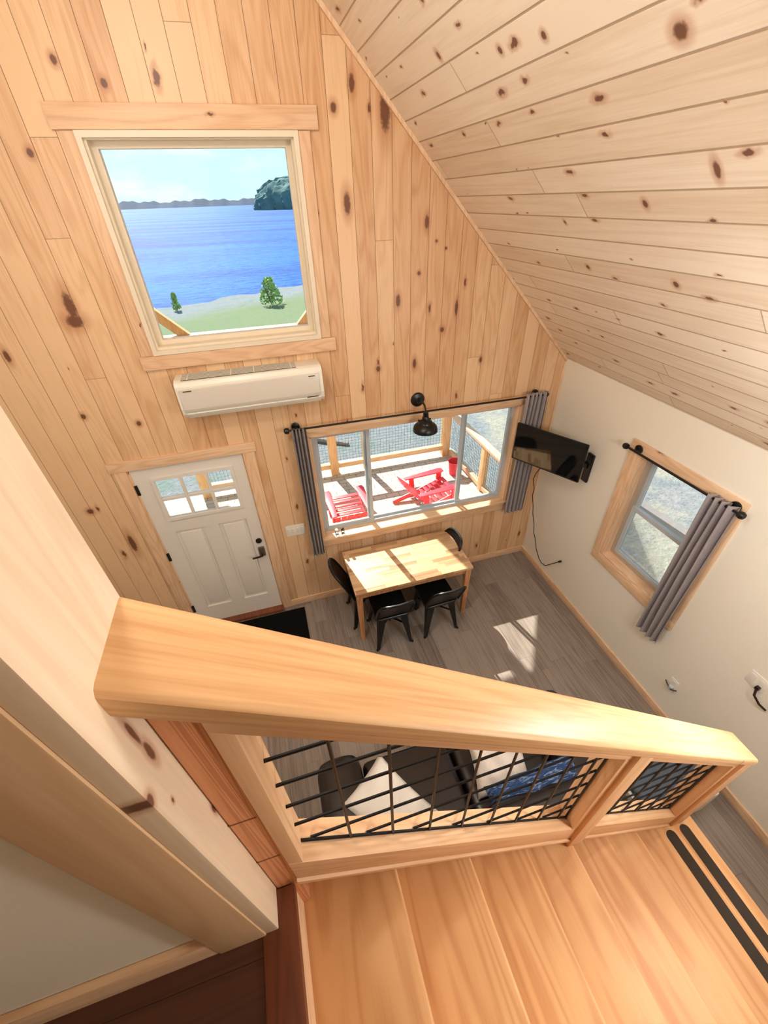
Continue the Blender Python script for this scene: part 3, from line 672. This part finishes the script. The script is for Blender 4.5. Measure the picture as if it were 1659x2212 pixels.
def make_chair(label):
    # faces +y, origin on the floor under the seat centre
    t = thing('dining_chair', label, 'chair', (0, 0, 0), 'black metal chairs around the table')
    def sq(r, n=7, e=.36):
        out = []; h = e / 2
        for cx, cy, a0 in ((h - r, h - r, 0), (-h + r, h - r, PI / 2), (-h + r, -h + r, PI), (h - r, -h + r, 3 * PI / 2)):
            out += [(cx + r * math.cos(a0 + PI / 2 * i / n), cy + r * math.sin(a0 + PI / 2 * i / n)) for i in range(n + 1)]
        return out
    bm = bm_new(); L_ = []
    for e, z in ((.355, .425), (.362, .43), (.362, .452), (.35, .458), (.30, .455), (.27, .448)): L_.append([bm.verts.new((x, y, z)) for x, y in sq(.05 * e / .36, 7, e)])
    for a, b_ in zip(L_, L_[1:]):
        for i in range(len(a)): bm.faces.new((a[i], a[(i + 1) % len(a)], b_[(i + 1) % len(a)], b_[i]))
    bm.faces.new(L_[0][::-1]); bm.faces.new(L_[-1]); obj('seat', bm, 'black', t)
    for sx in (-1, 1):
        for sy in (-1, 1):
            bm = bm_new(); top = V((sx * .15, sy * .15, .44)); bot = V((sx * .195, sy * .205, 0))
            R = []
            for p, wd in ((bot, .018), (bot.lerp(top, .55), .036), (top, .052)):
                o = V((-sx, 0, 0)) * wd * 1.6; q = V((0, -sy, 0)) * wd * 1.6; th = .005
                R.append([bm.verts.new(x) for x in (p, p + o, p + o + V((0, -sy * th, 0)), p + V((-sx * th, -sy * th, 0)), p + q + V((-sx * th, 0, 0)), p + q)])
            for a, b_ in zip(R, R[1:]):
                for i in range(6): bm.faces.new((a[i], a[(i + 1) % 6], b_[(i + 1) % 6], b_[i]))
            bm.faces.new(R[0][::-1]); bm.faces.new(R[-1]); lg = obj('leg', bm, 'black', t)
            obj('foot_pad', box(bot.x - .012, bot.x + .012, bot.y - .012, bot.y + .012, 0, .012, .003), 'blackm', lg)
    bm = bm_new()
    for a, b_ in (((-.165, -.165), (.165, .165)), ((-.165, .165), (.165, -.165))): add_bar(bm, (a[0], a[1], .25), (b_[0], b_[1], .25), .02, .004)
    obj('cross_brace', bm, 'black', t)
    hp = []
    for i in range(21):
        a = PI * i / 20
        x = -.185 * (abs(math.cos(a)) ** .45) * (1 if math.cos(a) > 0 else -1)
        z = .46 + .375 * (math.sin(a) ** .38 if math.sin(a) > 1e-6 else 0)
        y = -.165 - .16 * (z - .46) / .375 - .035 * (1 - (x / .185) ** 2) * ((z - .46) / .375)
        hp.append((x, y, z))
    obj('back_hoop', tube(hp, .0125, 10), 'black', t)
    def pn(s):
        def f(u, v):
            x = (-.165 + .33 * u) * (1 - .10 * v ** 6); z = .45 + .375 * v
            y = -.165 - .16 * (z - .46) / .375 - .04 * (1 - (x / .185) ** 2) * ((z - .46) / .375) + s
            return V((x, y, z))
        return f
    bm = bm_new(); grid_surf(pn(.002), 10, 8, bm); grid_surf(pn(-.002), 10, 8, bm)
    obj('back_panel', bm, 'black', t)
    return t
ch = make_chair('black metal chair on near side of the table, closer to the door mat')
ch.location = (-2.07, -.705, 0)
dup(ch, (-1.545, -.70, 0), .04, 'black metal chair on near side of the table, closer to the sunlit floor')
dup(ch, (-2.23, -.37, 0), -PI / 2, 'black metal chair at left end of the table by the bunched curtain')
dup(ch, (-1.49, -.315, 0), PI / 2 + .03, 'black metal chair at right end of the table with its back catching light')
tag(obj('door_mat', box(-3.87, -2.93, -.56, -.085, 0, .012, .004), 'mat'), 'black door mat on the plank floor before the white door', 'mat')
def shaker(x, y, label, capm):
    t = thing('shaker', label, 'shaker', (x, y, .927), None)
    obj('jar', lathe([(.018, 0), (.02, .004), (.019, .045), (.016, .05)], (x, y, .9275), (0, 0, 1), 16), 'jar', t)
    obj('lid', lathe([(.017, 0), (.018, .004), (.017, .02), (.008, .026)], (x, y, .978), (0, 0, 1), 16), capm, t)
shaker(-2.43, -.0, 'small glass shaker with white lid on the window sill', 'white')
shaker(-2.365, -.0, 'small glass shaker with dark lid on the window sill', 'bronze')

# ------------------------------------------------------------------ sofa and cushions
so = thing('sofa', 'dark brown leather sofa on the plank floor below the stair railing', 'sofa', (-2.08, -2.5, 0))
def rounded(x0, x1, y0, y1, z0, z1, r, seg=5): return box(x0, x1, y0, y1, z0, z1, r, seg)
obj('base', rounded(-2.98, -1.16, -2.93, -2.13, .06, .3, .02, 2), 'leather', so)
for x0 in (-3.04, -1.36):
    obj('arm', rounded(x0, x0 + .32, -2.95, -2.05, .05, .62, .11), 'leather', so)
for i in range(2):
    x0 = -2.71 + .68 * i
    def seat(u, v, x0=x0): return None
    obj('seat_cushion', rounded(x0, x0 + .665, -2.74, -2.09, .28, .46, .06), 'leather', so)
    obj('back_cushion', rounded(x0, x0 + .665, -2.93, -2.68, .40, .80, .08), 'leather', so)
obj('back', rounded(-2.95, -1.19, -2.99, -2.86, .05, .78, .05), 'leather', so)
for x in (-2.95, -1.27):
    for y in (-2.9, -2.15): obj('foot', lathe([(.025, 0), (.03, .06)], (x, y, 0), (0, 0, 1), 12), 'blackm', so)
def pillow(name, c, sx, sy, th, rot, mat, label):
    bm = bm_new(); n = 18; R_ = Euler(rot).to_matrix()
    for s in (1, -1):
        def f(u, v, s=s):
            a, b_ = 2 * u - 1, 2 * v - 1
            k = max(0, (1 - a ** 4) * (1 - b_ ** 4)) ** .5
            pin = 1 - .10 * (1 - abs(a * b_))
            wr = .01 * math.sin(9 * a + 5 * b_) * k
            return V(c) + R_ @ V((a * sx / 2 * (1 - .07 * (1 - b_ * b_)) if True else 0, b_ * sy / 2 * (1 - .07 * (1 - a * a)), s * (th / 2 * k + wr + .001)))
        grid_surf(f, n, n, bm)
    bmesh.ops.remove_doubles(bm, verts=bm.verts[:], dist=.0025)
    return tag(obj(name, bm, mat, None, 80), label, 'pillow', 'throw pillows on the sofa')
pillow('throw_pillow', (-2.60, -2.47, .575), .52, .40, .19, (.06, .16, -.98), 'pilw', 'white throw pillow at left arm of the dark sofa')
pillow('throw_pillow', (-1.77, -2.45, .57), .40, .36, .15, (.45, .0, -.15), 'pilc', 'cream throw pillow in the middle of the dark sofa')
pillow('throw_pillow', (-1.66, -2.72, .68), .66, .34, .16, (.75, -.08, .0), 'pilb', 'blue printed throw pillow lying at right end of the sofa')
om = thing('ottoman', 'slate grey ottoman with cream edge beside the sofa', 'ottoman', (-.62, -2.83, 0))
obj('frame', rounded(-.92, -.30, -3.02, -2.68, .06, .38, .02, 2), 'cream', om)
obj('cushion', rounded(-.90, -.32, -3.0, -2.70, .37, .45, .03, 3), 'ott', om)
for x in (-.88, -.34):
    for y in (-2.98, -2.72): obj('foot', lathe([(.018, 0), (.022, .07)], (x, y, 0), (0, 0, 1), 10), 'blackm', om)

# ------------------------------------------------------------------ fill lamps added to brighten the room (all above or beside the view)
def add_fill_lamp(loc, power, r, label, nm='fill_lamp', col=(.96, .98, 1.0)):
    t = thing(nm, label, 'lamp', loc)
    zc = ZE - loc[0] if loc[0] > XR else ZE + loc[0] - XL
    obj('canopy', lathe([(.05, -.06), (.05, .04)], (loc[0], loc[1], zc), (0, 0, 1), 20), 'lampg', t)
    obj('stem', tube([V(loc) + V((0, 0, .14)), (loc[0], loc[1], zc)], .008, 8), 'lampg', t)
    obj('socket', lathe([(.025, .125), (.025, .16), (.01, .17)], loc, (0, 0, 1), 16), 'lampg', t)
    ld_ = bpy.data.lights.new(nm + '_bulb', 'POINT'); ld_.energy = power; ld_.shadow_soft_size = r; ld_.color = col
    lo = bpy.data.objects.new('fill_bulb', ld_); C.objects.link(lo); lo.parent = t; lo.location = (0, 0, -r * .2)
LA = add_fill_lamp((-1.2, -2.92, 2.78), 30, .1, 'added fill lamp on the right side of the great room, out of view')
LD = add_fill_lamp((-1.15, -3.75, 2.95), 44, .12, 'added fill lamp over the stair well, out of view')
LB = add_fill_lamp((-4.4, -2.6, 4.0), 38, .12, 'added fill lamp at the left of the great room, out of view')
LC = add_fill_lamp((-3.3, -2.2, 4.85), 48, .12, 'added fill lamp below the ridge, out of view')

# ------------------------------------------------------------------ outdoors
struct('porch_deck', box(-5.9, .34, .15, 3.1, -.35, -.1), 'paver')
bm = bm_new()
def gz(x, y): return -.35 - max(0, y - .58 * x - 9) * .0375 + (.03 * math.sin(x * 1.3 + y * .9))
n = 60
def gfn(u, v):
    x = -40 + 90 * u; y = -12 + 80 * v
    return V((x, y, gz(x, y)))
grid_surf(gfn, n, n, bm); go = struct('ground', bm, 'ground')
go.location.z = -.02
struct('lake', (lambda b: (grid_surf(lambda u, v: V((-900 + 1800 * u, 14 + 1900 * v * v, -1.22)), 20, 20, b), b)[-1])(bm_new()), 'water')
bm = bm_new()
rnd = random.Random(3)
def shorefn(u, v):
    x = -900 + 1500 * u; y = 1300
    h = (13 + 1.5 * math.sin(u * 60) + 1.5 * math.sin(u * 173 + 1) + 1.0 * math.sin(u * 410)) * v
    return V((x, y + 40 * v, -1.3 + h))
grid_surf(shorefn, 400, 2, bm)
fs = obj('far_shore', bm, 'shore'); fs['kind'] = 'structure'
bm = bm_new()
def hill(u, v):
    a = 2 * PI * u
    prof = math.sin(v * PI / 2)
    R_ = math.cos(v * PI / 2) ** .55
    x = 60 + 46 * R_ * math.cos(a); y = 420 + 40 * R_ * math.sin(a)
    h = 19 * prof * (1 + .06 * math.sin(9 * a) + .05 * math.sin(17 * a + 1))
    j = 1.2 * math.sin(31 * a + 9 * v) * R_
    q = R_ * (1 if 0 < v < 1 else 0)
    return V((x + j + rnd.uniform(-1.1, 1.1) * q, y, -1.4 + h + (.8 * math.sin(23 * a) + rnd.uniform(-.9, .9)) * prof))
grid_surf(hill, 170, 22, bm, closed_u=True)
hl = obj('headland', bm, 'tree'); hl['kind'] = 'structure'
# shrub by the shore
def shrub(c, h, wd, nleaf, label):
    t = thing('shrub', label, 'shrub', c); r = random.Random(int(h * 100))
    bm = bm_new()
    for k in range(5):
        a = r.random() * 6.28; add_tube(bm, [V(c), V(c) + V((math.cos(a) * wd * .2, math.sin(a) * wd * .2, h * .5)), V(c) + V((math.cos(a) * wd * .4, math.sin(a) * wd * .4, h * .9))], [.02, .014, .006], 5)
    obj('stem', bm, 'bark', t)
    bm = bm_new()
    for k in range(nleaf):
        z = r.random(); rr = wd * (.25 + .5 * (1 - z)) * r.random() ** .5; a = r.random() * 6.28
        p = V(c) + V((rr * math.cos(a), rr * math.sin(a), h * (.12 + .9 * z))); d1 = V((r.uniform(-1, 1), r.uniform(-1, 1), r.uniform(-1, 1))).normalized(); d2 = d1.orthogonal().normalized()
        s_ = .07 + .08 * r.random(); bm.faces.new([bm.verts.new(q) for q in (p - d1 * s_, p + d2 * s_ * .5, p + d1 * s_, p - d2 * s_ * .5)])
    obj('foliage', bm, 'leaf', t)
shrub((-1.75, 23.6, gz(-1.75, 23.6) - .02), 1.35, 1.0, 420, 'taller green shrub standing at the edge of the shore')
shrub((-7.1, 25.2, gz(-7.1, 25.2) - .02), .9, .3, 160, 'small thin shrub on the gravel left of the taller one')
# porch frame carrying the roof overhang
pf = thing('timber_portico', 'pale timber porch frame of posts, beam and corner braces', 'porch frame', (-2.0, 2.9, -.1))
PY0, PY1 = 2.83, 2.97
for xa, xb, zt_ in ((-4.24, -4.1, 4.1), (-2.06, -1.92, 4.3), (.06, .2, 2.28), (-5.9, -5.76, 2.3)):
    obj('post', box(xa, xb, PY0, PY1, -.1, zt_, .004), 'porch', pf)
obj('beam', box(-4.1, -2.06, PY0, PY1, 2.25, 2.44, .004), 'porchx', pf)
for a, b_ in (((-3.70, 2.44), (-4.10, 2.84)), ((-2.285, 2.44), (-2.06, 2.665))):
    sx = -1 if b_[0] < a[0] else 1
    obj('brace', prism([(a[0], a[1]), (b_[0], b_[1]), (b_[0], b_[1] - .15), (a[0] + sx * .15, a[1])], PY0 + .02, PY1 - .02), 'porch', pf)
obj('tie_beam', box(-4.7, -1.25, PY0, PY1, 4.38, 4.55, .004), 'porchx', pf)
def wirepanel(name, p0, p1, z0, z1, parent, step=.055, r=.0018):
    bm = bm_new(); p0 = V(p0); p1 = V(p1); n_ = int((p1 - p0).length / step)
    for i in range(n_ + 1):
        q = p0.lerp(p1, i / n_); add_tube(bm, [(q.x, q.y, z0), (q.x, q.y, z1)], r, 4)
    for k in range(int((z1 - z0) / step) + 1):
        z = z0 + k * step; add_tube(bm, [(p0.x, p0.y, z), (p1.x, p1.y, z)], r, 4)
    return obj(name, bm, 'wire', parent)
fr = thing('porch_railing', 'front porch railing with wire mesh facing the lake', 'railing', (-.9, 2.9, -.1))
obj('bottom_rail', box(-1.92, .06, 2.86, 2.95, .02, .11, .003), 'porchx', fr)
obj('top_rail', box(-1.92, .06, 2.84, 2.97, .82, .86, .003), 'porchx', fr)
obj('middle_post', box(-1.46, -1.37, 2.86, 2.95, -.1, .82, .003), 'porch', fr)
wirepanel('wire_mesh', (-1.92, 2.9, 0), (.06, 2.9, 0), .11, .82, fr)
f2 = thing('porch_railing', 'front porch railing section between the tall posts', 'railing', (-3.1, 2.9, -.1))
obj('bottom_rail', box(-4.1, -2.06, 2.86, 2.95, .02, .11, .003), 'porchx', f2)
obj('top_rail', box(-4.1, -2.06, 2.84, 2.97, .82, .86, .003), 'porchx', f2)
wirepanel('wire_mesh', (-4.1, 2.9, 0), (-2.06, 2.9, 0), .11, .82, f2)
sr = thing('porch_railing', 'side porch railing with wire mesh right of the red chairs', 'railing', (.2, 2.2, -.1))
obj('top_rail', box(.17, .29, 1.1, 2.83, .70, .745, .003), 'trimy', sr)
obj('bottom_rail', box(.19, .27, 1.1, 2.83, -.06, .02, .003), 'trimy', sr)
obj('middle_post', box(.18, .28, 1.55, 1.65, -.1, .70, .003), 'porch', sr)
obj('end_post', box(.18, .28, .55, .65, -.1, .9, .003), 'porch', sr)
wirepanel('wire_mesh', (.23, .65, 0), (.23, 2.83, 0), .02, .70, sr)
# red porch chairs
def make_porch_chair(label):
    # faces +x, origin on the deck under the chair
    t = thing('porch_chair', label, 'chair', (0, 0, 0), 'red slatted porch chairs')
    for sy in (-1, 1):
        y = sy * .27
        obj('side_board', prism([(-.52, 0), (-.44, 0), (.0, .10), (.36, .22), (.46, .26), (.46, .37), (.38, .36), (-.1, .19), (-.52, .08)], y - .014, y + .014, 'y', .006), 'red', t)
        obj('front_leg', box(.36, .46, y + sy * .016 - .013, y + sy * .016 + .013, 0, .53, .005), 'red', t)
        obj('back_leg', prism([(-.16, .02), (-.06, .02), (-.10, .53), (-.19, .53)], y + sy * .03 - .013, y + sy * .03 + .013, 'y', .004), 'red', t)
        obj('arm', prism([(-.28, y + sy * .02 - .045), (.40, y + sy * .02 - .07), (.48, y + sy * .02 - .05), (.48, y + sy * .02 + .06), (.40, y + sy * .02 + .075), (-.28, y + sy * .02 + .03)], .531, .556, 'z', .006), 'red', t)
    for k in range(6):
        x = -.02 + .085 * k; z = .20 + .034 * k
        obj('seat_slat', box(x, x + .075, -.255, .255, z, z + .02, .004), 'red', t)
    for k in range(6):
        yy = -.225 + .09 * k; hh = .62 + .06 * (1 - ((k - 2.5) / 2.5) ** 2)
        bm = bm_new(); add_bar(bm, (-.04, yy * .9, .20), (-.04 - hh * .62, yy * 1.15, .20 + hh * .72), .078, .018, up=(1, 0, 1)); obj('back_slat', bm, 'red', t)
    return t
pc = make_porch_chair('red slatted porch chair in front of the middle pane')
pc.location = (-.80, 1.5, -.1); pc.rotation_euler = (0, 0, .1); pc.scale = (.88, .88, .74)
dup(pc, (-2.05, 1.35, -.1), PI / 2, 'red slatted porch chair seen through the left pane')
tag(obj('pail', lathe([(.09, 0), (.12, .26), (.125, .26), (.115, .25), (.088, .01)], (.02, 2.2, -.1), (0, 0, 1), 20), 'red'), 'small red pail on the pavers by the side porch railing', 'pail')
bm = bm_new(); add_tube(bm, [(-3.4, 5.6, -.33), (-2.3, 4.9, -.3), (-1.45, 4.35, -.33)], [.05, .06, .045], 8)
tag(obj('driftwood_log', bm, 'bark'), 'grey driftwood log on the gravel beyond the porch', 'log')
bm = bm_new(); add_bar(bm, (2.55, 1.2, -.30), (2.75, -1.2, -.30), .14, .14)  # plain square bar making a blue grey band on the ground
tag(obj('ground_bar', bm, 'bark'), 'blue grey bar on gravel outside the side window', 'timber')

# ------------------------------------------------------------------ sky, sun
wd = bpy.data.worlds.new('sky'); bpy.context.scene.world = wd; wd.use_nodes = True
t = NT(wd); bg = t.n['Background']
G = t.new('ShaderNodeTexCoord').outputs['Generated']
s = t.new('ShaderNodeSeparateXYZ'); t.put(s.inputs[0], G)
el = t.ramp(s.outputs[2], 0.0, .6)
sky = t.mix(el, srgb(214, 248, 252), srgb(140, 205, 246))
cl = t.noise(t.vec('MULTIPLY', G, (2.2, 2.2, 7)), 1.6, 5, .6)
sky = t.mix(t.math('MULTIPLY', t.ramp(cl, .46, .66), .85), sky, (1.0, 1.0, 1.0))
t.put(bg.inputs[0], sky); bg.inputs[1].default_value = 1.0
sun = bpy.data.lights.new('sun', 'SUN'); sun.energy = 11.0; sun.angle = .009; sun.color = (1, .96, .88)
so_ = bpy.data.objects.new('sun', sun); C.objects.link(so_)
so_.rotation_euler = V((.24, -1.04, -1.0)).to_track_quat('-Z', 'Y').to_euler()

# ------------------------------------------------------------------ camera
cam = bpy.data.cameras.new('camera'); co = bpy.data.objects.new('camera', cam); C.objects.link(co)
F = 887.863; a, b_, c_ = math.radians(-37.37846), math.radians(-2.01093), math.radians(-15.23411)
fw = V((math.sin(-c_) * math.cos(a), math.cos(c_) * math.cos(a), math.sin(a)))
r0 = fw.cross(V((0, 0, 1))).normalized(); u0 = r0.cross(fw)
r_ = math.cos(b_) * r0 + math.sin(b_) * u0; u_ = -math.sin(b_) * r0 + math.cos(b_) * u0
mw = Matrix((r_, u_, -fw)).transposed().to_4x4(); mw.translation = V((-2.82708, -3.42845, 3.81882))
co.matrix_world = mw
cam.sensor_fit = 'HORIZONTAL'; cam.sensor_width = 36; cam.lens = 36 * F / 1659; cam.clip_start = .01; cam.clip_end = 5000
sc = bpy.context.scene; sc.camera = co
sc.view_settings.view_transform = 'Standard'; sc.view_settings.look = 'None'; sc.view_settings.gamma = 1; sc.view_settings.exposure = 0.2
sc.view_settings.use_curve_mapping = False
